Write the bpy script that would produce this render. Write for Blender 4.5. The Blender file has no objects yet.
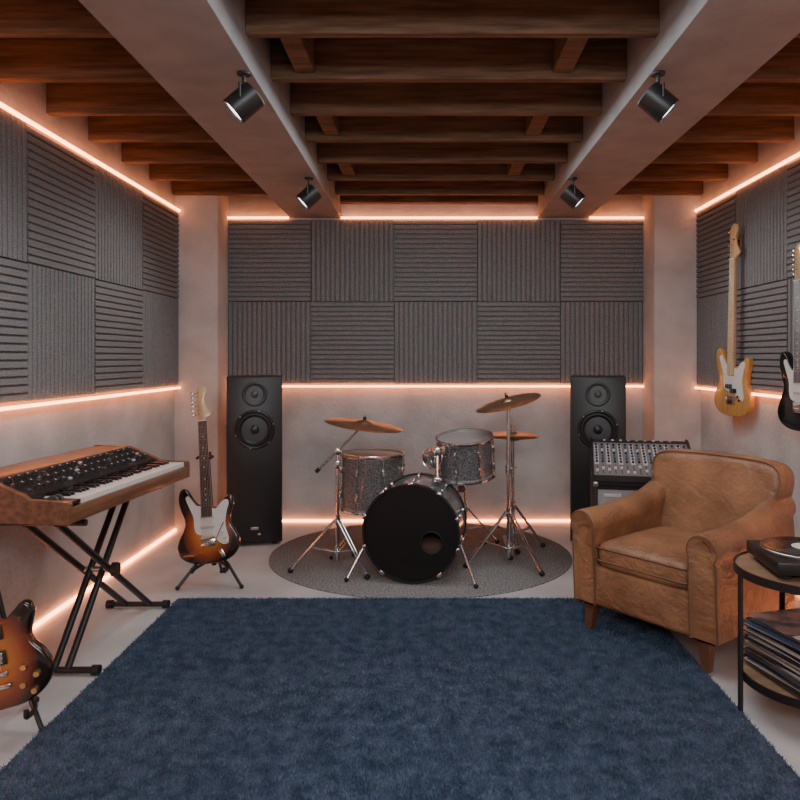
import bpy, bmesh, math, random
import numpy as np
from mathutils import Vector, Matrix, Euler
random.seed(3); rng=np.random.default_rng(5)
scene=bpy.context.scene
V=Vector
R=math.radians

# ---------------------------------------------------------------- materials
def M(name,col,rough=.5,metal=0,col2=None,scale=8,stretch=(1,1,1),lo=.35,hi=.65,bump=0,bscale=60,bstretch=None,emit=None,es=0,coat=0,detail=5,sheen=0,spec=.5,bump2=0,b2scale=8):
    m=bpy.data.materials.new(name); m.use_nodes=True
    nt=m.node_tree; bs=nt.nodes['Principled BSDF']
    bs.inputs['Base Color'].default_value=(*col,1); bs.inputs['Roughness'].default_value=rough
    bs.inputs['Metallic'].default_value=metal; bs.inputs['Coat Weight'].default_value=coat
    bs.inputs['Sheen Weight'].default_value=sheen; bs.inputs['Specular IOR Level'].default_value=spec
    tc=nt.nodes.new('ShaderNodeTexCoord')
    def noise(sc,st,det):
        mp=nt.nodes.new('ShaderNodeMapping'); mp.inputs['Scale'].default_value=st
        nt.links.new(tc.outputs['Object'],mp.inputs['Vector'])
        n=nt.nodes.new('ShaderNodeTexNoise'); n.inputs['Scale'].default_value=sc; n.inputs['Detail'].default_value=det
        nt.links.new(mp.outputs[0],n.inputs['Vector']); return n
    if col2 is not None:
        n=noise(scale,stretch,detail)
        r=nt.nodes.new('ShaderNodeValToRGB'); r.color_ramp.elements[0].position=lo; r.color_ramp.elements[1].position=hi
        r.color_ramp.elements[0].color=(*col,1); r.color_ramp.elements[1].color=(*col2,1)
        nt.links.new(n.outputs[0],r.inputs[0]); nt.links.new(r.outputs[0],bs.inputs['Base Color'])
    if bump:
        n=noise(bscale,bstretch or (1,1,1),4)
        b=nt.nodes.new('ShaderNodeBump'); b.inputs['Strength'].default_value=bump; b.inputs['Distance'].default_value=.01
        nt.links.new(n.outputs[0],b.inputs['Height']); nt.links.new(b.outputs[0],bs.inputs['Normal'])
        if bump2:
            n2=noise(b2scale,(1,1,1),3); n2.inputs['Distortion'].default_value=1.2
            b2=nt.nodes.new('ShaderNodeBump'); b2.inputs['Strength'].default_value=bump2; b2.inputs['Distance'].default_value=.03
            nt.links.new(n2.outputs[0],b2.inputs['Height']); nt.links.new(b2.outputs[0],b.inputs['Normal'])
    if emit:
        bs.inputs['Emission Color'].default_value=(*emit,1); bs.inputs['Emission Strength'].default_value=es
    return m

def burst(name,inner,mid,outer,cz=.17,rx=.165,rz=.215):
    m=M(name,inner,.22,coat=.6); nt=m.node_tree; bs=nt.nodes['Principled BSDF']
    tc=nt.nodes.new('ShaderNodeTexCoord'); mp=nt.nodes.new('ShaderNodeMapping'); mp.vector_type='POINT'
    mp.inputs['Scale'].default_value=(1/rx,0,1/rz); mp.inputs['Location'].default_value=(0,0,-cz/rz)
    ln=nt.nodes.new('ShaderNodeVectorMath'); ln.operation='LENGTH'
    nt.links.new(tc.outputs['Object'],mp.inputs[0]); nt.links.new(mp.outputs[0],ln.inputs[0])
    r=nt.nodes.new('ShaderNodeValToRGB'); e=r.color_ramp.elements
    e[0].position=.30; e[0].color=(*inner,1); e[1].position=.86; e[1].color=(*outer,1)
    k=e.new(.62); k.color=(*mid,1)
    nt.links.new(ln.outputs['Value'],r.inputs[0]); nt.links.new(r.outputs[0],bs.inputs['Base Color'])
    return m

concrete=M('concrete_wall',(.40,.40,.395),.85,col2=(.53,.53,.525),scale=3.5,bump=.40,bscale=38,detail=12,bump2=.06,b2scale=6)
concrete_f=M('concrete_floor',(.42,.42,.415),.5,col2=(.54,.54,.535),scale=2.2,bump=.12,bscale=60,detail=11)
plaster=M('beam_plaster',(.28,.28,.28),.7,col2=(.34,.338,.336),scale=6,bump=.15,bscale=80,detail=9)
foam=M('acoustic_foam',(.14,.145,.15),.95,col2=(.25,.255,.26),scale=170,bump=.4,bscale=260,spec=.2)
joistm=M('joist_wood',(.110,.058,.033),.75,col2=(.215,.122,.073),scale=6,stretch=(.6,8,8),bump=.15,bscale=30,bstretch=(.4,8,8),spec=.25)
deckm=M('deck_wood',(.085,.046,.028),.8,col2=(.155,.088,.055),scale=5,stretch=(6,.6,6),bump=.15,bscale=30,spec=.2)
ledm=M('led_orange',(1,.5,.3),.5,emit=(1,.27,.085),es=14)
black=M('black_satin',(.014,.014,.015),.4)
blackm=M('black_matte',(.02,.02,.021),.75,bump=.1,bscale=300)
spk=M('speaker_black',(.018,.018,.020),.55,bump=.12,bscale=400)
rubber=M('rubber_black',(.01,.01,.01),.6)
conem=M('speaker_cone',(.022,.022,.024),.35)
gloss=M('black_gloss',(.008,.008,.009),.12,coat=.5)
chrome=M('chrome',(.70,.70,.71),.2,1)
steel=M('steel_dull',(.45,.45,.45),.35,1)
brass=M('cymbal_bronze',(.38,.28,.18),.33,1,col2=(.50,.38,.25),scale=20)
white=M('ivory_white',(.66,.65,.62),.35)
cream=M('pickup_cream',(.58,.55,.49),.4)
maple=M('maple',(.50,.33,.16),.35,col2=(.60,.41,.22),scale=8,stretch=(6,6,.5),coat=.3)
rosew=M('rosewood',(.04,.022,.015),.5,col2=(.07,.04,.027),scale=20,stretch=(4,4,.5))
walnut=M('walnut_case',(.12,.052,.027),.4,col2=(.215,.098,.052),scale=7,stretch=(.5,5,8),coat=.15)
leather=M('tan_leather',(.185,.088,.045),.42,col2=(.36,.185,.095),scale=5,bump=.4,bscale=60,detail=14,lo=.30,hi=.68,bump2=.5,b2scale=7)
leather2=M('leather_piping',(.17,.080,.042),.5)
legw=M('leg_wood',(.10,.045,.024),.4,col2=(.16,.075,.04),scale=8)
tolex=M('amp_tolex',(.022,.022,.023),.65,bump=.5,bscale=350)
grille=M('amp_grille',(.24,.24,.245),.85,col2=(.36,.36,.36),scale=220,bump=.4,bscale=300)
panelg=M('mixer_panel',(.19,.195,.205),.4)
darkg=M('dark_grey_plastic',(.07,.07,.075),.45)
mixlite=M('mixer_light',(.50,.51,.53),.4)
red=M('cap_red',(.5,.03,.02),.4); blue=M('cap_blue',(.03,.12,.4),.4)
drumsh=M('drum_shell_sparkle',(.055,.057,.060),.3,col2=(.28,.285,.29),scale=140,coat=.6,lo=.40,hi=.68,detail=3)
darkin=M('drum_inside',(.09,.045,.028),.7)
drumhead=M('drum_head_coated',(.28,.27,.26),.6)
bhead=M('drum_head_black',(.008,.008,.009),.42,spec=.35)
hoopw=M('hoop_wood',(.30,.18,.12),.4)
tabletop=M('table_wood',(.24,.14,.08),.45,col2=(.34,.21,.13),scale=5,stretch=(1,7,1))
vinyl=M('vinyl',(.006,.006,.006),.22)
label=M('label_white',(.7,.69,.66),.5)
lens=M('lamp_lens',(1,1,1),.3,emit=(1,.95,.9),es=4)
gold=M('badge_gold',(.6,.42,.2),.35,1)

# ---------------------------------------------------------------- mesh builder
class B:
    def __init__(s): s.bm=bmesh.new(); s.mats=[]; s.T=Matrix()
    def mi(s,m):
        if m not in s.mats: s.mats.append(m)
        return s.mats.index(m)
    def merge(s,t,m,smooth=True):
        bmesh.ops.recalc_face_normals(t,faces=t.faces[:])
        t.verts.index_update(); i=s.mi(m)
        vm=[s.bm.verts.new(s.T@v.co) for v in t.verts]
        for f in t.faces:
            nf=s.bm.faces.new([vm[v.index] for v in f.verts]); nf.material_index=i; nf.smooth=smooth
        t.free()
    def box(s,m,c,size,rot=None,bev=0,seg=2):
        t=bmesh.new(); bmesh.ops.create_cube(t,size=1)
        bmesh.ops.scale(t,vec=size,verts=t.verts)
        if bev: bmesh.ops.bevel(t,geom=t.edges[:],offset=bev,segments=seg,profile=.5,affect='EDGES')
        mt=Matrix.Translation(c)
        if rot is not None: mt=mt@(Euler(rot).to_matrix().to_4x4())
        bmesh.ops.transform(t,matrix=mt,verts=t.verts); s.merge(t,m)
    def loft(s,m,rings,cap=True,closed=True):
        t=bmesh.new(); rr=[[t.verts.new(p) for p in r] for r in rings]; n=len(rings[0])
        for a,b in zip(rr,rr[1:]):
            for i in range(n if closed else n-1):
                j=(i+1)%n; t.faces.new((a[i],a[j],b[j],b[i]))
        if cap: t.faces.new(rr[0]); t.faces.new(rr[-1])
        s.merge(t,m)
    def lathe(s,m,prof,o=(0,0,0),ax=(0,0,1),seg=32,cap=True):
        q=V((0,0,1)).rotation_difference(V(ax).normalized()); o=V(o)
        rings=[[o+q@V((max(r,1e-5)*math.cos(2*math.pi*k/seg),max(r,1e-5)*math.sin(2*math.pi*k/seg),z)) for k in range(seg)] for r,z in prof]
        s.loft(m,rings,cap)
    def cyl(s,m,p1,p2,r,r2=None,seg=12):
        p1=V(p1);p2=V(p2); d=p2-p1
        s.lathe(m,[(r,0),(r if r2 is None else r2,d.length)],p1,d,seg)
    def tube(s,m,pts,r,seg=8,closed=False):
        pts=[V(p) for p in pts]; n=len(pts); rings=[]; up=None
        for i,p in enumerate(pts):
            a=pts[i-1] if (i>0 or closed) else p; b=pts[(i+1)%n] if (i<n-1 or closed) else p
            d=(b-a).normalized()
            if up is None: up=d.orthogonal().normalized()
            up=(up-d*up.dot(d)).normalized(); w=d.cross(up)
            rings.append([p+(up*math.cos(2*math.pi*k/seg)+w*math.sin(2*math.pi*k/seg))*r for k in range(seg)])
        if closed: rings.append(rings[0])
        s.loft(m,rings,not closed)
    def torus(s,m,c,ax,Rr,r,seg=36,ts=8):
        q=V((0,0,1)).rotation_difference(V(ax).normalized()); t=bmesh.new(); g=[]
        for i in range(seg):
            a=2*math.pi*i/seg
            g.append([t.verts.new(V(c)+q@V(((Rr+r*math.cos(b))*math.cos(a),(Rr+r*math.cos(b))*math.sin(a),r*math.sin(b)))) for b in [2*math.pi*k/ts for k in range(ts)]])
        for i in range(seg):
            for k in range(ts):
                t.faces.new((g[i][k],g[(i+1)%seg][k],g[(i+1)%seg][(k+1)%ts],g[i][(k+1)%ts]))
        s.merge(t,m)
    def sphere(s,m,c,r,sc=(1,1,1)):
        t=bmesh.new(); bmesh.ops.create_uvsphere(t,u_segments=16,v_segments=10,radius=r)
        bmesh.ops.scale(t,vec=sc,verts=t.verts); bmesh.ops.translate(t,vec=c,verts=t.verts); s.merge(t,m)
    def plate(s,m,out,y0,y1,rnd=0,steps=3):
        """outline in (x,z), extruded along y with rounded edges"""
        n=len(out); A=sum(out[i][0]*out[(i+1)%n][1]-out[(i+1)%n][0]*out[i][1] for i in range(n))
        sg=1 if A>0 else -1
        def off(d):
            if d==0: return out
            o=[]
            for i in range(n):
                a=out[i-1];b=out[(i+1)%n]; tx,tz=b[0]-a[0],b[1]-a[1]; L=math.hypot(tx,tz) or 1
                o.append((out[i][0]-sg*tz/L*d,out[i][1]+sg*tx/L*d))
            return o
        lay=[]
        if rnd:
            for k in range(steps+1):
                a=math.pi/2*k/steps; lay.append((rnd*(1-math.sin(a)),y0+rnd*(1-math.cos(a))))
            for k in range(steps+1):
                a=math.pi/2*(1-k/steps); lay.append((rnd*(1-math.sin(a)),y1-rnd*(1-math.cos(a))))
        else: lay=[(0,y0),(0,y1)]
        s.loft(m,[[V((x,y,z)) for x,z in off(d)] for d,y in lay])
    def done(s,name,parent=None,loc=(0,0,0),rot=(0,0,0),ang=35):
        me=bpy.data.meshes.new(name); s.bm.to_mesh(me); s.bm.free()
        for m in s.mats: me.materials.append(m)
        me.set_sharp_from_angle(angle=R(ang))
        o=bpy.data.objects.new(name,me); scene.collection.objects.link(o)
        o.location=loc; o.rotation_euler=rot
        if parent: o.parent=parent
        return o
def empty(name,loc=(0,0,0),rot=(0,0,0)):
    e=bpy.data.objects.new(name,None); scene.collection.objects.link(e); e.location=loc; e.rotation_euler=rot; e.empty_display_size=.1
    return e
def cat(pts,k=5,closed=True):
    n=len(pts); o=[]
    for i in range(n if closed else n-1):
        g=lambda j:pts[j%n] if closed else pts[max(0,min(n-1,j))]
        p0,p1,p2,p3=g(i-1),g(i),g(i+1),g(i+2)
        for j in range(k):
            t=j/k
            o.append(tuple(.5*(2*b+(c-a)*t+(2*a-5*b+4*c-d)*t*t+(3*b-a-3*c+d)*t**3) for a,b,c,d in zip(p0,p1,p2,p3)))
    if not closed: o.append(tuple(pts[-1]))
    return o

# ---------------------------------------------------------------- room
XL,XR,YB,YF,ZC=-1.822,1.975,5.335,-1.6,2.60
CLi,CRi,CY=-1.51,1.641,5.05
LB=(-1.044,-.655); RB=(.838,1.227); ZB=2.317
def room(name,m,x,y,z):
    b=B(); b.box(m,((x[0]+x[1])/2,(y[0]+y[1])/2,(z[0]+z[1])/2),(x[1]-x[0],y[1]-y[0],z[1]-z[0])); return b.done(name)
room('floor',concrete_f,(XL-.15,XR+.15),(YF-.15,YB+.15),(-.1,0))
room('ceiling',deckm,(XL-.15,XR+.15),(YF-.15,YB+.15),(ZC,ZC+.1))
room('wall_left',concrete,(XL-.15,XL),(YF-.15,YB+.15),(0,ZC))
room('wall_right',concrete,(XR,XR+.15),(YF-.15,YB+.15),(0,ZC))
room('wall_back',concrete,(XL,XR),(YB,YB+.15),(0,ZC))
room('wall_front',concrete,(XL,XR),(YF-.15,YF),(0,ZC))
room('column',concrete,(XL,CLi),(CY,YB),(0,ZC))
room('column.001',concrete,(CRi,XR),(CY,YB),(0,ZC))
for nm,X in (('ceiling_beam',LB),('ceiling_beam.001',RB)):
    b=B(); b.box(plaster,((X[0]+X[1])/2,(YF+YB)/2,(ZB+ZC)/2),(X[1]-X[0],YB-YF,ZC-ZB),bev=.006); b.done(nm)
b=B()
segs=[(XL,LB[0]),(LB[1],RB[0]),(RB[1],XR)]
jp=.413
for i in range(17):
    y=5.02-jp*i
    if y<YF+.05: break
    for (x0,x1) in segs:
        b.box(joistm,((x0+x1)/2,y,2.505),(x1-x0,.042,.17),bev=.003,seg=1)
    if i%2==1:
        for x in (-.51,.565): b.box(joistm,(x,y-jp/2,2.52),(.080,jp-.055,.155),bev=.003,seg=1)
b.box(joistm,((LB[1]+RB[0])/2,YB-.03,2.51),(RB[0]-LB[1],.055,.18),bev=.003,seg=1)
b.done('ceiling_joists')

# acoustic panels
def panel(b,org,u,n,w,h,horiz,nr=17,base=.020,rid=.013):
    org=V(org);u=V(u);n=V(n);z=V((0,0,1)); g=.002
    prof=[]; L=h if horiz else w; L2=(w if horiz else h)
    p=(L-2*g)/nr
    prof.append((g,.001))
    for i in range(nr):
        a=g+i*p
        prof+=[(a,base),(a+p*.10,base+rid*.85),(a+p*.18,base+rid),(a+p*.70,base+rid),(a+p*.80,base+rid*.85),(a+p*.88,base)]
    prof.append((L-g,base)); prof.append((L-g,.001))
    A,C=(z,u) if horiz else (u,z)
    rings=[[org+A*s+n*d+C*c for s,d in prof] for c in (g,L2-g)]
    b.loft(foam,rings)
pz0,pz1=1.055,2.30; ph=(pz1-pz0)/2
b=B(); pw=(CRi-CLi)/5
for i in range(5):
    for r in range(2): panel(b,(CLi+i*pw,YB,pz0+r*ph),(1,0,0),(0,-1,0),pw,ph,(i+r)%2==1)
b.done('acoustic_foam_panels',ang=20)
for nm,X,nx in (('acoustic_foam_panels.001',XL,1),('acoustic_foam_panels.002',XR,-1)):
    b=B()
    for i in range(10):
        for r in range(2): panel(b,(X,CY-(i+1)*.636,pz0+r*ph),(0,1,0),(nx,0,0),.636,ph,(i+r)%2==1)
    b.done(nm,ang=20)

# led strips
def led(name,x,y,z):
    b=B(); b.box(ledm,((x[0]+x[1])/2,(y[0]+y[1])/2,(z[0]+z[1])/2),(abs(x[1]-x[0]),abs(y[1]-y[0]),abs(z[1]-z[0]))); return b.done(name)
t=.014
_n=[0]
def L(x,y,z):
    _n[0]+=1
    led('led_strip_light' if _n[0]==1 else 'led_strip_light.%03d'%(_n[0]-1),x,y,z)
for z in (ZB-.006,1.036,.012):
    L((XL+.03,XL+.03+t),(YF+.02,CY-.005),(z-t/2,z+t/2)) if z>.5 else L((XL+.002,XL+.002+t),(YF+.02,CY-.005),(z-t/2,z+t/2))
    L((XR-.03-t,XR-.03),(YF+.02,CY-.005),(z-t/2,z+t/2)) if z>.5 else L((XR-.002-t,XR-.002),(YF+.02,CY-.005),(z-t/2,z+t/2))
for z in (1.036,.012):
    yb=YB-.03 if z>.5 else YB-.002
    L((CLi+.003,CRi-.003),(yb-t,yb),(z-t/2,z+t/2))
for x in ((CLi+.003,LB[0]-.004),(LB[1]+.004,RB[0]-.004),(RB[1]+.004,CRi-.003)):
    L(x,(YB-.03-t,YB-.03),(ZB-.006-t/2,ZB-.006+t/2))

# ---------------------------------------------------------------- rugs
def shag(name,pos,h,w,mat,basefn,lean=.6):
    n=len(pos); z0=.008
    ang=rng.random(n)*2*math.pi; hh=h*(.6+.6*rng.random(n)); la=rng.random(n)*2*math.pi; ll=rng.random(n)*lean*h
    dx=np.cos(ang)*w/2; dy=np.sin(ang)*w/2
    v=np.zeros((n,3,3),np.float32)
    v[:,0,0]=pos[:,0]-dx; v[:,0,1]=pos[:,1]-dy; v[:,0,2]=z0
    v[:,1,0]=pos[:,0]+dx; v[:,1,1]=pos[:,1]+dy; v[:,1,2]=z0
    v[:,2,0]=pos[:,0]+np.cos(la)*ll; v[:,2,1]=pos[:,1]+np.sin(la)*ll; v[:,2,2]=z0+hh
    bv,bf=basefn()
    nv=n*3+len(bv); me=bpy.data.meshes.new(name)
    me.vertices.add(nv); me.vertices.foreach_set('co',np.concatenate([v.reshape(-1),np.array(bv,np.float32).reshape(-1)]))
    loops=np.concatenate([np.arange(n*3),np.array([i+n*3 for f in bf for i in f])]).astype(np.int32)
    me.loops.add(len(loops)); me.loops.foreach_set('vertex_index',loops)
    st=np.concatenate([np.arange(n)*3, n*3+np.cumsum([0]+[len(f) for f in bf[:-1]])]).astype(np.int32)
    me.polygons.add(n+len(bf)); me.polygons.foreach_set('loop_start',st)
    me.update(calc_edges=True); me.validate(); me.materials.append(mat)
    o=bpy.data.objects.new(name,me); scene.collection.objects.link(o); return o
ruby=M('blue_shag',(.052,.082,.138),.95,col2=(.110,.152,.232),scale=18,detail=14,lo=.36,hi=.64,sheen=.1,spec=.05)
rugg=M('grey_loop',(.13,.13,.13),.95,col2=(.34,.335,.33),scale=110,detail=3,lo=.38,hi=.62,spec=.1)
rx0,rx1,ry0,ry1=-1.28,1.10,.7,3.605
def rb():
    z=.011; a=[(rx0,ry0),(rx1,ry0),(rx1,ry1),(rx0,ry1)]
    v=[(x,y,0.0) for x,y in a]+[(x,y,z) for x,y in a]
    return v,[(3,2,1,0),(4,5,6,7)]+[(i,(i+1)%4,4+(i+1)%4,4+i) for i in range(4)]
N=420000
P=np.stack([rx0+rng.random(N)*(rx1-rx0),ry0+rng.random(N)*(ry1-ry0)],1)
shag('blue_shag_rug',P,.013,.005,ruby,rb,1.1)
cx,cy,ax,ay=-.04,4.468,.95,.856
def rr():
    n=72; z=.009; a=[(cx+ax*math.cos(2*math.pi*i/n),cy+ay*math.sin(2*math.pi*i/n)) for i in range(n)]
    return [(x,y,0.0) for x,y in a]+[(x,y,z) for x,y in a],[tuple(range(n-1,-1,-1)),tuple(range(n,2*n))]+[(i,(i+1)%n,n+(i+1)%n,n+i) for i in range(n)]
N=40000; q=np.sqrt(rng.random(N))*.985; a=rng.random(N)*2*math.pi
P=np.stack([cx+ax*q*np.cos(a),cy+ay*q*np.sin(a)],1)
shag('round_grey_rug',P,.004,.006,rugg,rr,1.0)

# ---------------------------------------------------------------- guitars
STR=cat([(0,0),(.07,.005),(.125,.03),(.157,.075),(.160,.12),(.142,.165),(.122,.20),(.119,.235),(.129,.275),(.141,.31),(.137,.343),(.118,.354),(.094,.335),(.072,.306),(.048,.292),(.028,.298),(-.028,.308),(-.052,.318),(-.075,.346),(-.096,.386),(-.12,.404),(-.141,.386),(-.148,.34),(-.138,.29),(-.122,.245),(-.119,.21),(-.135,.17),(-.157,.125),(-.163,.08),(-.14,.035),(-.08,.006)])
LP=cat([(0,0),(.08,.006),(.14,.04),(.167,.095),(.152,.15),(.124,.19),(.117,.215),(.128,.25),(.139,.285),(.131,.315),(.11,.324),(.085,.305),(.055,.282),(.028,.285),(.0,.34),(-.028,.362),(-.06,.372),(-.10,.365),(-.135,.33),(-.14,.28),(-.122,.23),(-.118,.2),(-.14,.165),(-.166,.11),(-.16,.06),(-.12,.02),(-.06,.002)])
GRD=cat([(-.02,.302),(.03,.288),(.05,.286),(.08,.318),(.108,.328),(.116,.305),(.102,.26),(.094,.21),(.098,.17),(.108,.125),(.10,.10),(.08,.095),(.05,.115),(.03,.14),(-.03,.15),(-.06,.165),(-.070,.20),(-.072,.25),(-.095,.31),(-.108,.35),(-.092,.362),(-.072,.330),(-.052,.308)])
HEAD=[(.021,0),(.023,.012),(.040,.020),(.047,.035),(.036,.05),(.02,.075),(.013,.12),(.021,.14),(.029,.16),(.022,.18),(0,.187),(-.02,.177),(-.03,.15),(-.032,.05),(-.03,.02),(-.021,.0)]
HLP=[(.021,0),(.026,.02),(.038,.05),(.036,.10),(.04,.16),(.03,.175),(.012,.168),(0,.175),(-.012,.168),(-.03,.175),(-.04,.16),(-.036,.10),(-.038,.05),(-.026,.02),(-.021,0)]
def guitar(name,kind,bodym,guardm,fbm,neckm,loc,rot,bodyscale=1.0):
    e=empty(name,loc,rot); k=bodyscale
    sc=lambda o:[(x*k,z*k) for x,z in o]
    out=LP if kind=='lp' else STR
    b=B(); b.plate(bodym,sc(out),-.0225,.0225,.010); b.done('body',e,ang=50)
    F=-.0225
    b=B()
    if guardm: b.plate(guardm,sc(GRD),F-.003,F+.001)
    scale={'strat':.648,'lp':.628,'bass':.864}[kind]; br={'strat':.112,'lp':.115,'bass':.10}[kind]*k
    ns=4 if kind=='bass' else 6
    if kind=='strat':
        for z,rt in ((.142,R(-9)),(.195,0),(.247,0)):
            b.box(cream,(0,F-.005,z*k),(.075,.008,.018),(0,rt,0),.004,2)
            for i in range(6): b.cyl(steel,((i-2.5)*.0105,F-.0085,z*k),((i-2.5)*.0105,F-.0105,z*k),.0022,seg=8)
        for x,z in ((.075,.155),(.088,.13),(.098,.105)): b.cyl(cream,(x,F,z),(x,F-.014,z),.010,.008,14)
        b.box(chrome,(0,F-.006,br),(.075,.008,.035),bev=.002)
        b.cyl(chrome,(.035,F-.01,br),(.09,F-.03,br+.10),.0025,seg=8)
        b.box(chrome,(.07,F-.002,.05),(.02,.006,.05),(0,R(-25),0),.003)
    elif kind=='lp':
        for z in (.165,.245):
            b.box(black,(0,F-.006,z),(.09,.006,.045),bev=.002); b.box(chrome,(0,F-.009,z),(.072,.007,.036),bev=.003)
        b.box(chrome,(0,F-.008,br),(.085,.012,.014),bev=.003); b.box(chrome,(0,F-.008,br-.04),(.09,.012,.014),bev=.003)
        for x,z in ((.09,.12),(.125,.09),(.08,.065),(.11,.04)): b.cyl(gold,(x,F,z),(x,F-.016,z),.012,.009,14)
    else:
        b.box(black,(-.018,F-.008,.185),(.055,.012,.028),bev=.005); b.box(black,(.024,F-.008,.16),(.055,.012,.028),bev=.005)
        b.box(chrome,(0,F-.006,br),(.08,.01,.05),bev=.002)
        for x,z in ((.075,.125),(.09,.105)): b.cyl(chrome,(x,F,z),(x,F-.016,z),.011,.009,14)
    b.done('hardware',e)
    nut=br+scale; zn=(.26 if kind!='lp' else .28)*k
    b=B()
    def sec(z,w,yf,yb):
        return [V((-w/2,yf,z)),V((w/2,yf,z)),V((w/2,(yf+yb)/2,z)),V((w*.3,yb,z)),V((-w*.3,yb,z)),V((-w/2,(yf+yb)/2,z))]
    b.loft(neckm,[sec(zn,.056,F-.006,F+.012),sec(zn+.1,.054,F-.006,F+.018),sec(nut,.043,F-.006,F+.014)])
    b.loft(fbm,[[V((-w/2,F-.011,z)),V((w/2,F-.011,z)),V((w/2,F-.005,z)),V((-w/2,F-.005,z))] for z,w in ((zn-.015,.057),(nut,.0435))])
    for i in range(1,22):
        z=nut-scale*(1-2**(-i/12))
        w=.0435+(.0135)*(nut-z)/(nut-zn)
        b.box(chrome,(0,F-.0115,z),(w-.001,.0014,.0014))
        if i in (3,5,7,9,12,15,17,19):
            zz=z+scale*(2**(-(i-1)/12)-2**(-i/12))/2; b.cyl(white if fbm is rosew else black,(0,F-.0105,zz),(0,F-.0116,zz),.0035,seg=8)
    b.box(white,(0,F-.012,nut),(.043,.008,.005))
    hs=1.15 if kind=='bass' else 1
    hd=[(x*hs,nut+z*hs) for x,z in (HLP if kind=='lp' else HEAD)]
    b.plate(neckm if kind!='lp' else gloss,hd,F-.002,F+.013,.003,2)
    for i in range(ns):
        if kind=='lp': x=(-.026 if i<3 else .026); z=nut+.045+(i%3)*.042; sx=-1 if i<3 else 1
        else: x=-.016*hs; z=nut+(.035+i*(.024 if ns==6 else .037))*hs; sx=-1
        b.cyl(chrome,(x,F+.002,z),(x,F-.014,z),.004,seg=10)
        b.cyl(chrome,(x,F+.008,z),(x+sx*.032,F+.008,z),.0028,seg=8)
        b.box(chrome,(x+sx*.037,F+.008,z),(.014,.007,.015),bev=.003)
        t=(i-(ns-1)/2)/(ns-1)
        b.cyl(steel,(t*.052,F-.0145,br),(t*.034,F-.0150,nut),.0006,seg=5)
        b.cyl(steel,(t*.034,F-.0150,nut),(x,F-.010,z),.0006,seg=5)
    b.done('neck',e); return e

sun=burst('sunburst_finish',(.55,.20,.03),(.25,.05,.012),(.012,.007,.006),rx=.16,rz=.205)
sun2=burst('sunburst_dark',(.46,.15,.025),(.20,.04,.010),(.012,.007,.005),cz=.16,rx=.16,rz=.21)
natural=M('natural_amber',(.45,.23,.06),.25,col2=(.55,.30,.10),scale=6,stretch=(6,6,.6),coat=.6)
def stand(name,loc,ang,tiltY=0,h=.62,rz=0,fw=.17,fy=-.02):
    e=empty(name,loc,(0,0,rz)); b=B()
    hub=V((0,.09,.20)); r=.0085
    for p in ((-fw,fy,.009),(fw,fy,.009),(.0,.27,.009)):
        b.tube(black,[hub+V((0,0,-.02)),V((p[0]*.5,.09+(p[1]-.09)*.5,.12)),V(p)],r)
        b.sphere(rubber,p,.012)
    b.tube(black,cat([(-.085,-.055,.125),(-.085,-.05,.10),(-.085,.02,.10),(-.03,.08,.12),(.03,.08,.12),(.085,.02,.10),(.085,-.05,.10),(.085,-.055,.125)],4,False),r)
    b.cyl(black,hub+V((0,-.01,-.10)),hub+V((0,0,.06)),.014)
    top=V((math.sin(tiltY)*h,.09+math.sin(ang)*(h-.05),.2+math.cos(ang)*(h-.12)))
    b.cyl(black,hub,top,.0085)
    b.tube(rubber,cat([top+V((-.034,-.115,.0)),top+V((-.036,-.05,0)),top+V((-.015,-.02,0)),top,top+V((.015,-.02,0)),top+V((.036,-.05,0)),top+V((.034,-.115,0))],4,False),.008)
    b.box(rubber,top,(.03,.03,.04),bev=.006)
    b.done('frame',e); return e
guitar('electric_guitar','strat',sun,white,rosew,maple,(-1.175,3.80,.135),(R(-9),R(-5),R(4)),1.0).scale=(1.02,1,1.02)
stand('guitar_stand',(-1.175,3.80,.003),R(9),R(-5),h=.62,rz=R(4))
guitar('electric_guitar.001','lp',sun2,None,rosew,walnut,(-1.370,2.27,.115),(R(-4),R(-11),R(10)))
stand('guitar_stand.001',(-1.370,2.27,.003),R(4),R(-11),h=.50,rz=R(10),fw=.10,fy=.04)
guitar('bass_guitar','bass',natural,white,maple,maple,(1.895,4.32,.890),(R(0),R(1.5),R(-76)),1.04)
guitar('electric_guitar.002','strat',gloss,white,rosew,maple,(1.892,3.52,.880),(0,0,R(-78)))
for i,(y,z) in enumerate(((4.32,1.97),(3.52,1.74))):
    b=B(); b.box(walnut,(XR-.046,y,z-.02),(.02,.06,.12),bev=.004)
    b.cyl(black,(XR-.04,y,z),(1.925,y,z),.008)
    b.tube(rubber,cat([(1.875,y-.036,z+.006),(1.905,y-.036,z),(1.927,y,z-.004),(1.905,y+.036,z),(1.875,y+.036,z+.006)],4,False),.006)
    b.done('guitar_hanger' if i==0 else 'guitar_hanger.001')

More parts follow.
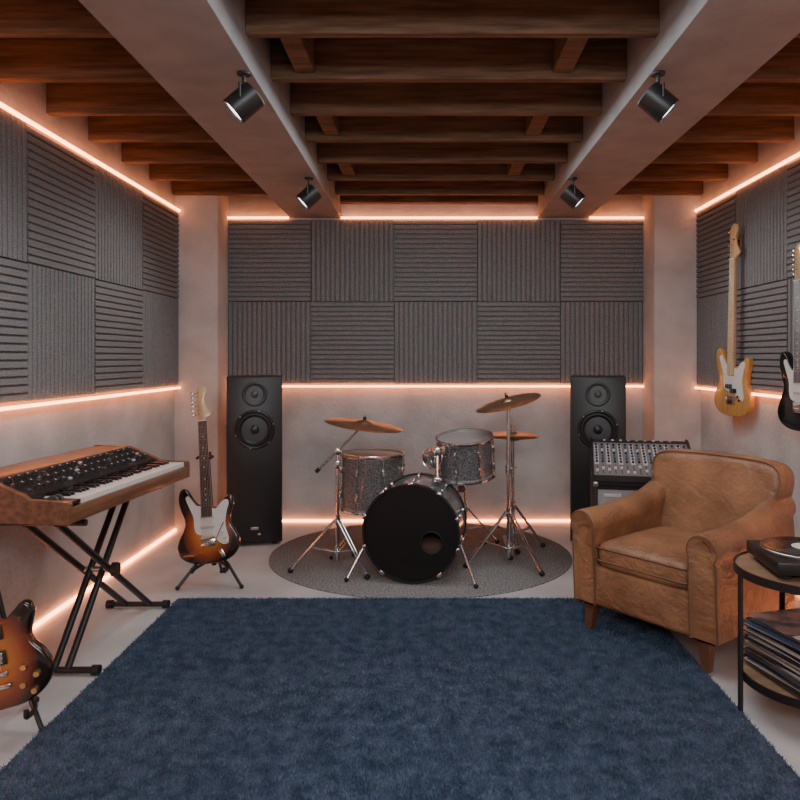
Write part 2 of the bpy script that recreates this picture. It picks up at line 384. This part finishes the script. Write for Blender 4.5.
# ---------------------------------------------------------------- synth keyboard
e=empty('synthesizer_keyboard',(-1.255,2.45,.665),(0,0,R(85)))
Ln=1.0; D=.48
b=B()
for x0,x1 in ((0,.026),(Ln-.026,Ln)):
    pp=[(0,0),(0,.070),(.006,.078),(.15,.084),(.175,.100),(.30,.150),(D-.004,.154),(D,.150),(D,0)]
    b.loft(walnut,[[V((x,y,z)) for y,z in pp] for x in (x0,x1)])
b.box(walnut,(Ln/2,.008,.0275),(Ln-.052,.016,.055),bev=.002)
b.box(walnut,(Ln/2,D/2,.008),(Ln-.052,D-.002,.016))
b.box(walnut,(Ln/2,(.305+D)/2,.140),(Ln-.052,D-.305,.020),bev=.002)
b.box(walnut,(Ln/2,D-.008,.07),(Ln-.052,.014,.13))
b.done('case',e)
b=B()
sl=math.atan2(.052,.135)
b.box(black,(Ln/2,.240,.113),(Ln-.054,.148,.010),(sl,0,0))
b.box(black,(Ln/2,.165,.075),(Ln-.054,.006,.03))
b.box(black,(Ln/2,.10,.035),(Ln-.054,.165,.03))
def pt(x,t):
    return V((x,.240+(t-.5)*.14*math.cos(sl),.118+(t-.5)*.14*math.sin(sl)))
nr=V((0,-math.sin(sl),math.cos(sl)))
for row,t in enumerate((.80,.48,.18)):
    for i in range(18):
        x=.075+i*.050+(0.010 if row==1 else 0)
        if (i+row*2)%5==4: 
            b.box(mixlite if i%2 else darkg,pt(x,t)+nr*.004,(.016,.012,.008),(sl,0,0),.001,1); continue
        p=pt(x,t); b.cyl(blackm,p,p+nr*.018,.013,.010,12); b.cyl(mixlite,p+nr*.018,p+nr*.0186,.004,seg=6)
        if row==0: b.box(mixlite,p-V((0,.02*math.cos(sl),.02*math.sin(sl)))+nr*.0006,(.018,.002,.001),(sl,0,0))
for k in (.27,.52,.77): b.box(steel,pt(k,.5)+nr*.001,(.002,.135,.001),(sl,0,0))
b.done('control_panel',e)
b=B(); kw=(Ln-.13)/36; x0=.105
for i in range(36): b.box(white,(x0+kw*(i+.5),.09,.064),(kw-.0012,.145,.022),bev=.002,seg=1)
for i in range(35):
    if i%7 in (0,1,3,4,5): b.box(gloss,(x0+kw*(i+1),.118,.079),(.012,.09,.014),bev=.002,seg=1)
b.box(black,(.063,.09,.066),(.078,.145,.012)); 
for x in (.05,.078): b.cyl(darkg,(x-.006,.09,.070),(x+.006,.09,.070),.022,seg=16)
b.done('keys',e)
# x-stand
e=empty('keyboard_stand'); b=B(); X=-1.445
A1,A2=V((0,2.76,.02)),V((0,3.36,.632)); B1,B2=V((0,3.50,.02)),V((0,2.62,.632))
for dx in (-.045,.045):
    b.cyl(black,A1+V((X+dx*.6,0,0)),A2+V((X+dx*.6,0,0)),.014)
for dx in (-.060,.060):
    b.cyl(black,B1+V((X+dx,0,0)),B2+V((X+dx,0,0)),.014)
b.cyl(steel,(X-.08,3.06,.327),(X+.08,3.06,.327),.012); b.cyl(black,(X+.07,3.06,.327),(X+.095,3.06,.327),.03,seg=16)
for p in (A1,B1):
    b.cyl(black,(X-.15,p.y,.02),(X+.15,p.y,.02),.013)
    for s_ in (-1,1): b.cyl(rubber,(X+s_*.125,p.y,.02),(X+s_*.155,p.y,.02),.02)
for p in (A2,B2):
    b.cyl(black,(X-.16,p.y,.634),(X+.17,p.y,.634),.013)
    b.cyl(rubber,(X-.1,p.y,.645),(X+.1,p.y,.645),.019)
b.done('frame',e)

# ---------------------------------------------------------------- tower speakers
def tower(name,loc,rz):
    e=empty(name,loc,(0,0,rz)); w,d,h=.36,.34,1.125
    b=B(); b.box(spk,(0,d/2,h/2+.012),(w,d,h-.02),bev=.006)
    for x in (-.13,.13):
        for y in (.05,d-.05): b.cyl(rubber,(x,y,0),(x,y,.025),.018)
    b.box(black,(0,-.004,h/2+.012),(w-.012,.012,h-.035),bev=.004)
    b.done('cabinet',e)
    b=B(); F=-.010
    def drv(z,r):
        b.torus(black,(0,F,z),(0,-1,0),r*1.08,r*.10,40); 
        b.lathe(rubber,[(r*1.02,0),(r*.98,.008),(r*.88,.011),(r*.80,.002)],(0,F,z),(0,-1,0),36,False)
        b.lathe(conem,[(r*.80,.003),(r*.5,-.012),(r*.3,-.022)],(0,F-.0,z),(0,-1,0),36,False)
        b.sphere(conem,(0,F+.012,z),r*.32,(1,.7,1))
        for k in range(6):
            a=k*math.pi/3+.3; b.cyl(steel,(r*1.13*math.cos(a),F-.006,z+r*1.13*math.sin(a)),(r*1.13*math.cos(a),F-.012,z+r*1.13*math.sin(a)),.004,seg=8)
    drv(.775,.112)
    b.lathe(black,[(.078,0),(.078,.004),(.070,.005),(.045,-.004),(.028,-.006)],(0,F,1.01),(0,-1,0),32,False)
    b.sphere(darkg,(0,F+.004,1.01),.026,(1,.6,1))
    b.torus(black,(0,F,1.01),(0,-1,0),.078,.004)
    b.box(steel,(.0,F-.001,.12),(.05,.004,.018),bev=.001); b.box(gold,(.03,F-.001,.08),(.02,.004,.012),bev=.001)
    b.done('drivers',e)
tower('tower_speaker',(-1.145,4.65,0),R(13))
tower('tower_speaker.001',(1.135,4.65,0),R(-13))

# ---------------------------------------------------------------- amp + mixer
e=empty('guitar_amplifier',(1.235,4.11,0),(0,0,R(-9))); b=B(); w,h,d=.50,.525,.30
b.box(tolex,(0,d/2+.01,h/2+.012),(w,d-.02,h-.024),bev=.012,seg=3)
for x in (-.19,.19):
    for y in (.06,.25): b.cyl(rubber,(x,y,0),(x,y,.016),.018)
b.box(grille,(0,.006,.256),(w-.045,.014,.43),bev=.004)
for s_ in (-1,1): b.box(tolex,(s_*(w/2-.012),.006,h/2+.008),(.024,.03,h-.026),bev=.008)
b.box(tolex,(0,.006,.028),(w,.03,.032),bev=.008); b.box(tolex,(0,.006,h-.014),(w,.03,.026),bev=.008)
b.box(mixlite,(-.14,-.003,.44),(.10,.004,.020),bev=.001)
for sx in (-1,1):
    for z in (.03,h-.02): b.box(steel,(sx*(w/2-.012),-.004,z),(.03,.02,.03),bev=.006)
b.done('cabinet',e)
e=empty('audio_mixer',(1.262,4.06,.527),(0,0,R(-12))); b=B(); W=.60; D=.44; h0=.035; h1=.185
yk=D-.06
pp=[(0,0),(0,h0),(yk,h1-.005),(yk+.03,h1+.01),(D,h1+.01),(D,0)]
b.loft(blackm,[[V((x,y,z)) for y,z in pp] for x in (-W/2+.012,W/2-.012)])
pp2=[(-.008,.004),(-.008,h0+.012),(yk-.005,h1+.01),(yk+.03,h1+.022),(D+.005,h1+.022),(D+.005,.004)]
for x in (-W/2,W/2-.014): b.loft(black,[[V((q_,y,z)) for y,z in pp2] for q_ in (x,x+.014)])
sl=math.atan2(h1-.005-h0,yk); LL=math.hypot(yk,h1-.005-h0)
def mp(x,t,o=0): return V((x,t*yk,h0+t*(h1-.005-h0)))+V((0,-math.sin(sl),math.cos(sl)))*o
b.box(panelg,mp(0,.5,.001),(W-.03,LL,.004),(sl,0,0)); 
nch=16
for i in range(nch):
    x=-W/2+.035+i*(W-.07)/(nch-1)
    b.box(mixlite if i%2==0 else panelg,mp(x,.62,.0035),(.026,LL*.62,.001),(sl,0,0))
    b.box(rubber,mp(x,.16,.004),(.004,LL*.26,.001),(sl,0,0))
    b.box(white if i<13 else red,mp(x,.06+.2*random.random(),.009),(.014,.022,.012),(sl,0,0),.002,1)
    for k in range(7):
        m=(blackm,darkg,blue,blackm,white,darkg,blackm)[k] if i%2 else (blackm,darkg,blackm,blackm,darkg,blackm,blackm)[k]
        b.cyl(m,mp(x,.38+k*.088,.003),mp(x,.38+k*.088,.014),.0078,.006,8)
for i in range(9): b.cyl(steel,(-.21+i*.05,yk+.025,h1+.004),(-.21+i*.05,yk+.03,h1+.012),.010,seg=12)
b.done('console',e)

# ---------------------------------------------------------------- drum kit
kit=empty('drum_kit',(0,0,.012))
def drum(name,r,h,mat4,top=drumhead,bot=drumhead,lugs=8,hoop=chrome,hr=.007,port=None):
    b=B(); b.T=mat4
    b.lathe(drumsh,[(r,.01),(r,h-.01)],seg=48,cap=False)
    for z0,z1,m in ((.0,.012,bot),(h-.012,h,top)):
        if port and m is bot:
            continue
        b.lathe(m,[(r*1.005,z0),(r*1.005,z1)],seg=48)
    for z in (.004,h-.004):
        w=.018 if hoop is chrome else .03
        zz=z+(-.008 if z<.1 else .008)
        b.lathe(hoop,[(r+.002,zz-w/2),(r+.012,zz-w/2),(r+.014,zz),(r+.012,zz+w/2),(r+.002,zz+w/2),(r+.002,zz-w/2)],seg=48,cap=False)
    for k in range(lugs):
        a=2*math.pi*(k+.5)/lugs; c,s_=math.cos(a),math.sin(a)
        for z in ((h*.27,h*.73) if h>.2 else (h/2,)):
            b.box(chrome,((r+.011)*c,(r+.011)*s_,z),(.022,.016,.045),(0,0,a),.004)
        b.cyl(chrome,((r+.016)*c,(r+.016)*s_,-.012),((r+.016)*c,(r+.016)*s_,h+.014),.0028,seg=6)
    if port:
        px,py,pr=port; n=64; t=bmesh.new()
        o1=[t.verts.new((r*1.005*math.cos(2*math.pi*i/n),r*1.005*math.sin(2*math.pi*i/n),0)) for i in range(n)]
        o2=[t.verts.new((px+pr*math.cos(2*math.pi*i/n),py+pr*math.sin(2*math.pi*i/n),0)) for i in range(n)]
        for i in range(n): t.faces.new((o1[i],o1[(i+1)%n],o2[(i+1)%n],o2[i]))
        b.merge(t,bhead)
        b.torus(rubber,(px,py,0),(0,0,1),pr,.004)
    return b.done(name,kit)
def TR(loc,rx=0,ry=0,rz=0): return Matrix.Translation(loc)@Euler((rx,ry,rz)).to_matrix().to_4x4()
yaw=R(-9)
mb=Matrix.Translation((-.088,3.84,.278))@Matrix.Rotation(yaw,4,'Z')@Matrix.Rotation(R(-90),4,'X')
drum('bass_drum',.260,.35,mb,top=drumhead,bot=bhead,lugs=10,hoop=black,port=(.115,.05,.060))
b=B(); b.T=Matrix.Translation((-.088,3.84,.278))@Matrix.Rotation(yaw,4,'Z')
b.lathe(darkin,[(.250,.03),(.250,.32)],(0,0,0),(0,1,0),40,False)
b.box(darkin,(0.07,.16,-.13),(.30,.20,.16),bev=.05,seg=3)
for s_ in (-1,1):
    b.cyl(chrome,(s_*.255,.08,-.05),(s_*.36,-.02,-.268),.008); b.sphere(rubber,(s_*.36,-.02,-.267),.013)
    b.box(chrome,(s_*.255,.08,-.05),(.03,.05,.05),bev=.006)
for k in range(10):
    a=2*math.pi*(k+.5)/10; c,s_=math.cos(a)*.271,math.sin(a)*.271
    if s_>-.24: 
        b.box(chrome,(c,-.012,s_),(.018,.02,.03),(0,-a,0),.004)
b.done('bass_drum_hardware',kit)
drum('floor_tom',.192,.33,TR((-.345,4.39,.305),0,R(1)),lugs=8)
b=B()
for a in (R(200),R(330),R(85)):
    c,s_=math.cos(a),math.sin(a); p=V((-.345,4.39,0))
    b.tube(chrome,[p+V((.222*c,.222*s_,.50)),p+V((.222*c,.222*s_,.10)),p+V((.26*c,.26*s_,.01))],.006)
    b.box(chrome,p+V((.21*c,.21*s_,.42)),(.03,.03,.05),(0,0,a),.005); b.sphere(rubber,p+V((.26*c,.26*s_,.012)),.012)
b.torus(hoopw,(-.345,4.39,.64),(0,0,1),.198,.007)
b.done('floor_tom_legs',kit)
mt=TR((.240,4.24,.535),R(9),R(-4))
drum('rack_tom',.162,.225,mt,lugs=8)
b=B()
b.cyl(chrome,(.06,4.0,.53),(.06,4.03,.70),.011); b.cyl(chrome,(.06,4.03,.69),(.12,4.13,.69),.009)
b.box(chrome,(.06,4.03,.70),(.035,.035,.05),bev=.006); b.box(chrome,(.06,4.0,.545),(.05,.06,.03),bev=.006)
b.box(chrome,(.10,4.09,.69),(.04,.03,.07),(0,0,R(40)),.006)
b.torus(chrome,(.035,4.08,.66),(1,.3,0),.045,.006,20)
b.torus(chrome,(.03,4.12,.645),(.3,1,0),.06,.005,24)
b.cyl(drumsh,(.02,4.20,.64),(.05,4.12,.64),.05,seg=24)
b.done('tom_mount',kit)
drum('snare_drum',.178,.13,TR((.25,4.62,.47),R(-3),0),lugs=8)
def tripod(b,x,y,h,hub=.30,rad=.25,a0=0,r=.011,double=True):
    p=V((x,y,0))
    b.cyl(chrome,p+V((0,0,.05)),p+V((0,0,h)),r)
    b.cyl(chrome,p+V((0,0,hub-.035)),p+V((0,0,hub+.02)),r+.008)
    b.cyl(chrome,p+V((0,0,.09)),p+V((0,0,.12)),r+.006)
    for k in range(3):
        a=a0+k*2*math.pi/3; c,s_=math.cos(a),math.sin(a); t=V((-s_,c,0))*.012
        for sg in ((-1,1) if double else (0,)):
            b.cyl(chrome,p+V((.015*c,.015*s_,hub-.01))+t*sg,p+V((rad*c,rad*s_,.018))+t*sg*.6,.0055,seg=8)
            b.cyl(chrome,p+V((.012*c,.012*s_,.105))+t*sg,p+V((rad*.55*c,rad*.55*s_,.018+(hub-.03)*.45))+t*sg*.8,.0045,seg=8)
        b.sphere(rubber,p+V((rad*c,rad*s_,.016)),.017,(1,1,.9))
def cym(b,c,r,n,th=.028):
    n=V(n).normalized()
    prof=[(r,-.0),(r*.99,.0012),(r*.6,th*.32),(r*.22,th*.5),(r*.20,th*.62),(r*.12,th*.98),(.006,th*1.1)]
    b.lathe(brass,prof+[(.006,th*1.1-.002)]+[(q,z-.0016) for q,z in reversed(prof[:-1])],V(c)-n*th*.5,n,48,False)
    b.cyl(steel,V(c)-n*.02,V(c)+n*.05,.004); b.cyl(rubber,V(c)+n*.017,V(c)+n*.035,.010); b.cyl(chrome,V(c)+n*.036,V(c)+n*.045,.009)
b=B(); tripod(b,-.525,4.10,.60,.30,.27,R(75))
b.box(chrome,(-.525,4.10,.615),(.03,.03,.05),bev=.006); b.cyl(chrome,(-.655,4.13,.565),(-.375,4.14,.845),.0075)
b.cyl(rubber,(-.655,4.13,.565),(-.635,4.131,.585),.012); b.box(chrome,(-.525,4.113,.69),(.035,.03,.04),(0,R(-45),0),.006); b.cyl(chrome,(-.525,4.10,.6),(-.525,4.11,.69),.009)
cym(b,(-.372,4.14,.855),.232,(.14,-.04,1)); b.done('crash_cymbal',kit)
b=B(); tripod(b,.485,4.17,.97,.33,.26,R(-50))
b.cyl(chrome,(.485,4.17,.55),(.485,4.17,.60),.018); b.box(chrome,(.485,4.17,.96),(.03,.03,.04),bev=.005)
b.cyl(chrome,(.50,4.17,.58),(.53,4.15,.59),.004)
cym(b,(.480,4.17,.985),.198,(-.27,-.10,1)); b.done('ride_cymbal',kit)
b=B(); tripod(b,.55,4.50,.80,.30,.22,R(20))
cym(b,(.55,4.50,.755),.165,(0,-.03,1),.022); 
b.lathe(brass,[(.165,0),(.16,-.001),(.05,-.012),(.04,-.025),(.006,-.028)],(.55,4.50,.732),(0,0,1),48,False)
b.cyl(chrome,(.55,4.5,.745),(.55,4.5,.85),.004); b.cyl(chrome,(.55,4.5,.785),(.55,4.5,.81),.012)
b.box(steel,(.55,4.62,.02),(.08,.24,.012),(R(6),0,0),.004)
b.done('hi_hat',kit)
b=B(); tripod(b,.25,4.62,.40,.26,.22,R(10))
for k in range(3):
    a=R(40)+k*2*math.pi/3; c,s_=math.cos(a),math.sin(a)
    b.tube(chrome,[(.25,4.62,.40),(.25+.15*c,4.62+.15*s_,.44),(.25+.195*c,4.62+.195*s_,.455),(.25+.2*c,4.62+.2*s_,.50)],.006)
for k in range(9): b.torus(steel,(.215,4.40,.40+k*.012),(0,0,1),.022,.004,16,6)
b.done('snare_stand',kit)
b=B(); b.box(steel,(.06,4.36,.02),(.09,.26,.014),(R(5),0,0),.004); b.cyl(chrome,(.0,4.24,.0),(.0,4.24,.2),.007); b.cyl(chrome,(.12,4.24,.0),(.12,4.24,.2),.007); b.cyl(chrome,(.0,4.24,.2),(.12,4.24,.2),.007); b.cyl(steel,(.06,4.24,.2),(.04,4.22,.30),.004); b.sphere(white,(.04,4.215,.31),.022); b.done('kick_pedal',kit)

# ---------------------------------------------------------------- armchair
ch=empty('leather_armchair',(1.19,3.205,.010),(0,0,R(-51)))
b=B()
b.box(leather,(0,-.01,.215),(.57,.68,.19),bev=.025,seg=4)
b.box(leather,(0,-.345,.215),(.50,.05,.185),bev=.022,seg=4)
b.done('seat_frame',ch)
def puff(b,m,c,size,ex=.28,dome=.02,nu=40,nv=20,rot=None):
    rings=[]
    sx,sy,sz=[q/2 for q in size]
    sp=lambda v,e_: math.copysign(abs(v)**e_,v)
    R3=Euler(rot).to_matrix() if rot else Matrix.Identity(3)
    for j in range(nv+1):
        ph=-math.pi/2+math.pi*j/nv
        cz,zz=sp(math.cos(ph),.42),sp(math.sin(ph),.42)
        ring=[]
        for i in range(nu):
            t=2*math.pi*i/nu; x=sp(math.cos(t),ex)*cz; y=sp(math.sin(t),ex)*cz
            z=zz*sz+ (dome*(1-x*x)*(1-y*y) if zz>0 else 0)
            ring.append(V(c)+R3@V((x*sx,y*sy,z)))
        rings.append(ring)
    b.loft(m,rings)
b=B(); puff(b,leather,(0,-.10,.355),(.475,.56,.135),.22,.022)
def rrect(hx,hy,r,n=6):
    o=[]
    for cx_,cy_,a0 in ((hx-r,hy-r,0),(-hx+r,hy-r,90),(-hx+r,-hy+r,180),(hx-r,-hy+r,270)):
        for k in range(n+1):
            a=R(a0+90*k/n); o.append((cx_+r*math.cos(a),cy_+r*math.sin(a)))
    return o
for z in (.335,.392): b.tube(leather2,[(x,y-.10,z) for x,y in rrect(.234,.276,.04)],.005,closed=True)
b.done('seat_cushion',ch,ang=60)
b=B()
bo=cat([(-.245,.22),(.0,.22),(.245,.22),(.280,.35),(.303,.50),(.327,.62),(.336,.69),(.320,.750),(.262,.780),(.13,.790),(0,.792),(-.13,.790),(-.262,.780),(-.320,.750),(-.336,.69),(-.327,.62),(-.303,.50),(-.280,.35)],5)
b.T=Matrix.Translation((0,.20,0))@Matrix.Translation((0,0,.22))@Matrix.Rotation(R(-10),4,'X')@Matrix.Translation((0,0,-.22))
b.plate(leather,bo,-.075,.085,.055,8)
bi=[(x*.955,(z-.5)*.955+.497) for x,z in bo if z>.40]
b.tube(leather2,[(x,-.068,z) for x,z in bi],.0035)
b.T=Matrix.Identity(4)
b.done('backrest',ch,ang=60)
for s_,nm in ((1,'arm_right'),(-1,'arm_left')):
    b=B()
    def prof(dz,k=1):
        pr=[(.232,.125),(.232,.30),(.234,.42)]
        for i in range(15):
            a=R(205-i*(205+38)/14); pr.append((.292+.068*k*math.cos(a),.482+dz+.066*k*math.sin(a)))
        pr+=[(.346,.42),(.346,.30),(.346,.125)]
        return pr
    secs=[(-.378,0,.80,.012),(-.392,0,.93,.004),(-.390,0,1,.0),(-.36,0,1.03,0),(-.2,.002,1.0,0),(.0,.018,1,0),(.12,.042,1,0),(.22,.075,1,0),(.29,.09,.95,.0),(.33,.09,.85,.01)]
    rings=[]
    for y,dz,k,ins in secs:
        rings.append([V((s_*(x+(ins if x<.29 else -ins)*1.0),y+(.02*(1-(z-.12)/.4) if y<-.3 else 0),z-(ins if z>.5 else 0))) for x,z in prof(dz,k)])
    b.loft(leather,rings)
    pr=prof(0,.92)
    b.tube(leather2,[(s_*x,-.388+.02*(1-(z-.12)/.4),z) for x,z in pr],.005)
    b.done(nm,ch,ang=55)
b=B()
for x in (-.275,.275):
    for y,rr_ in ((-.325,0),(.30,1)):
        dx=.012*(1 if x>0 else -1); dy=(-.01 if not rr_ else .035)
        b.loft(legw,[[V((x+dx*k+sx*w,y+dy*k+sy*w,z)) for sx,sy in ((-1,-1),(1,-1),(1,1),(-1,1))] for z,w,k in ((0,.015,1),(.14,.028,0))])
b.done('legs',ch)

# ---------------------------------------------------------------- side table, turntable, records
tx,ty=1.345,2.44
e=empty('side_table',(tx,ty,0)); b=B(); rt=.255
b.lathe(tabletop,[(rt-.006,.498),(rt-.006,.512)],seg=56)
b.lathe(black,[(rt-.006,.490),(rt,.490),(rt,.518),(rt-.006,.518),(rt-.006,.490)],seg=56,cap=False)
b.lathe(tabletop,[(rt-.026,.128),(rt-.026,.138)],seg=56)
b.lathe(black,[(rt-.026,.120),(rt-.018,.120),(rt-.018,.146),(rt-.026,.146),(rt-.026,.120)],seg=56,cap=False)
for k in range(4):
    a=R(176+90*k); c,s_=math.cos(a),math.sin(a)
    b.box(black,((rt-.010)*c,(rt-.010)*s_,.25),(.014,.018,.50),(0,0,a),.002,1)
b.done('table_frame',e)
e=empty('record_player',(tx+.015,ty+.0,.518),(0,0,R(-6))); b=B()
b.box(black,(0,0,.034),(.375,.30,.044),bev=.006)
for x in (-.15,.15):
    for y in (-.115,.115): b.cyl(rubber,(x,y,0),(x,y,.014),.02)
b.lathe(steel,[(.146,.056),(.148,.060),(.148,.068),(.146,.070)],(-.035,0,0),seg=56)
b.lathe(vinyl,[(.143,.070),(.144,.0715),(.143,.073)],(-.035,0,0),seg=56)
b.lathe(label,[(.048,.073),(.048,.0738)],(-.035,0,0),seg=32); b.cyl(chrome,(-.035,0,.07),(-.035,0,.082),.003)
for rr_ in (.06,.08,.1,.12): b.torus(gloss,(-.035,0,.0732),(0,0,1),rr_,.0006,48,4)
b.cyl(darkg,(.15,.10,.055),(.15,.10,.085),.022,seg=20)
b.tube(chrome,cat([(.15,.12,.09),(.15,.05,.09),(.145,-.04,.088),(.12,-.08,.082)],5,False),.004)
b.box(black,(.112,-.088,.080),(.016,.028,.010),(0,0,R(-35)),.002)
b.cyl(steel,(.15,.125,.09),(.15,.145,.09),.012); b.cyl(steel,(.16,-.12,.056),(.16,-.12,.066),.012)
b.done('turntable',e)
cover=M('record_cover_art',(.06,.08,.11),.35,col2=(.36,.20,.17),scale=16,detail=3,lo=.42,hi=.58)
sleeves=[M('sleeve_%d'%i,c,.5) for i,c in enumerate([(.5,.49,.46),(.05,.05,.06),(.02,.02,.025),(.05,.08,.13),(.35,.33,.30),(.02,.02,.02),(.25,.25,.26),(.22,.12,.09)])]
e=empty('vinyl_record_stack',(tx-.005,ty-.01,.139)); b=B(); z=0
for i in range(38):
    th=random.choice((.0035,.004,.005,.006)); b.box(cover if i==37 else sleeves[random.randrange(8)] ,(random.uniform(-.012,.012),random.uniform(-.012,.012),z+th/2),(.305,.305,th-.0004),(0,0,R(14)+random.uniform(-.09,.09))); z+=th
b.box(label,(-.06,-.09,z+.0002),(.12,.025,.0006),(0,0,R(14)))
b.done('sleeves',e)

# ---------------------------------------------------------------- spotlights on beams
for i,(x,y,sx) in enumerate(((-.685,2.62,-1),(.835,2.62,1),(-.70,4.15,-1),(.835,4.15,1))):
    x=max(x,.845) if x>0 else x
    e=empty('ceiling_spotlight' if i==0 else 'ceiling_spotlight.%03d'%i,(x+(.02 if sx>0 else 0),y,ZB)); b=B()
    b.cyl(black,(0,0,-.008),(0,0,0),.026,seg=24); b.cyl(black,(0,0,-.06),(0,0,0),.007)
    d=V((sx*.68,-.14,-.66)).normalized(); c=V((0,0,-.112))
    b.lathe(black,[(.050,0),(.053,.004),(.053,.106),(.051,.11),(.047,.11),(.046,.100)],c-d*.055,d,32,False)
    b.lathe(black,[(.001,0),(.050,0)],c-d*.055,d,32,False)
    b.lathe(lens,[(.0465,0),(.0465,.002)],c+d*.044,d,32)
    b.tube(black,[c+V((0,.060,0)),c+V((0,.06,.05)),c+V((0,0,.055)),c+V((0,-.06,.05)),c+V((0,-.06,0))],.005)
    b.done('lamp_head',e)
    ld=bpy.data.lights.new('spot_beam','SPOT'); ld.energy=20; ld.color=(1,.96,.92); ld.spot_size=R(100); ld.spot_blend=.9; ld.shadow_soft_size=.05
    lo=bpy.data.objects.new('spot_beam',ld); scene.collection.objects.link(lo); lo.parent=e
    lo.location=c+d*.075; lo.rotation_euler=V((d.x,d.y,d.z)).to_track_quat('-Z','Y').to_euler()

def area(name,loc,tgt,sx,sy,en,col):
    ld=bpy.data.lights.new(name,'AREA'); ld.shape='RECTANGLE'; ld.size=sx; ld.size_y=sy; ld.energy=en; ld.color=col
    o=bpy.data.objects.new(name,ld); scene.collection.objects.link(o); o.location=loc
    o.rotation_euler=(V(tgt)-V(loc)).to_track_quat('-Z','Y').to_euler(); return o
area('fill_light',(0.1,-.9,2.2),(0.0,3.6,.75),2.4,.8,84,(.90,.96,1))  # neutral fill added behind the camera, no fixture in the room
area('fill_light.001',(0.09,2.9,2.40),(0.09,2.9,0),1.2,2.6,32,(.90,.96,1))  # overhead fill added to lift the neutral light, not a ceiling lamp

w=bpy.data.worlds.new('world'); scene.world=w; w.use_nodes=True
w.node_tree.nodes['Background'].inputs[0].default_value=(.05,.05,.055,1)

cam=bpy.data.cameras.new('camera'); co=bpy.data.objects.new('camera',cam); scene.collection.objects.link(co)
co.location=(0,0,1.25); co.rotation_euler=(R(90),0,0); cam.lens=31.5; cam.sensor_width=36
cam.shift_x=-27/800; cam.shift_y=-42/800; cam.clip_start=.05
scene.camera=co
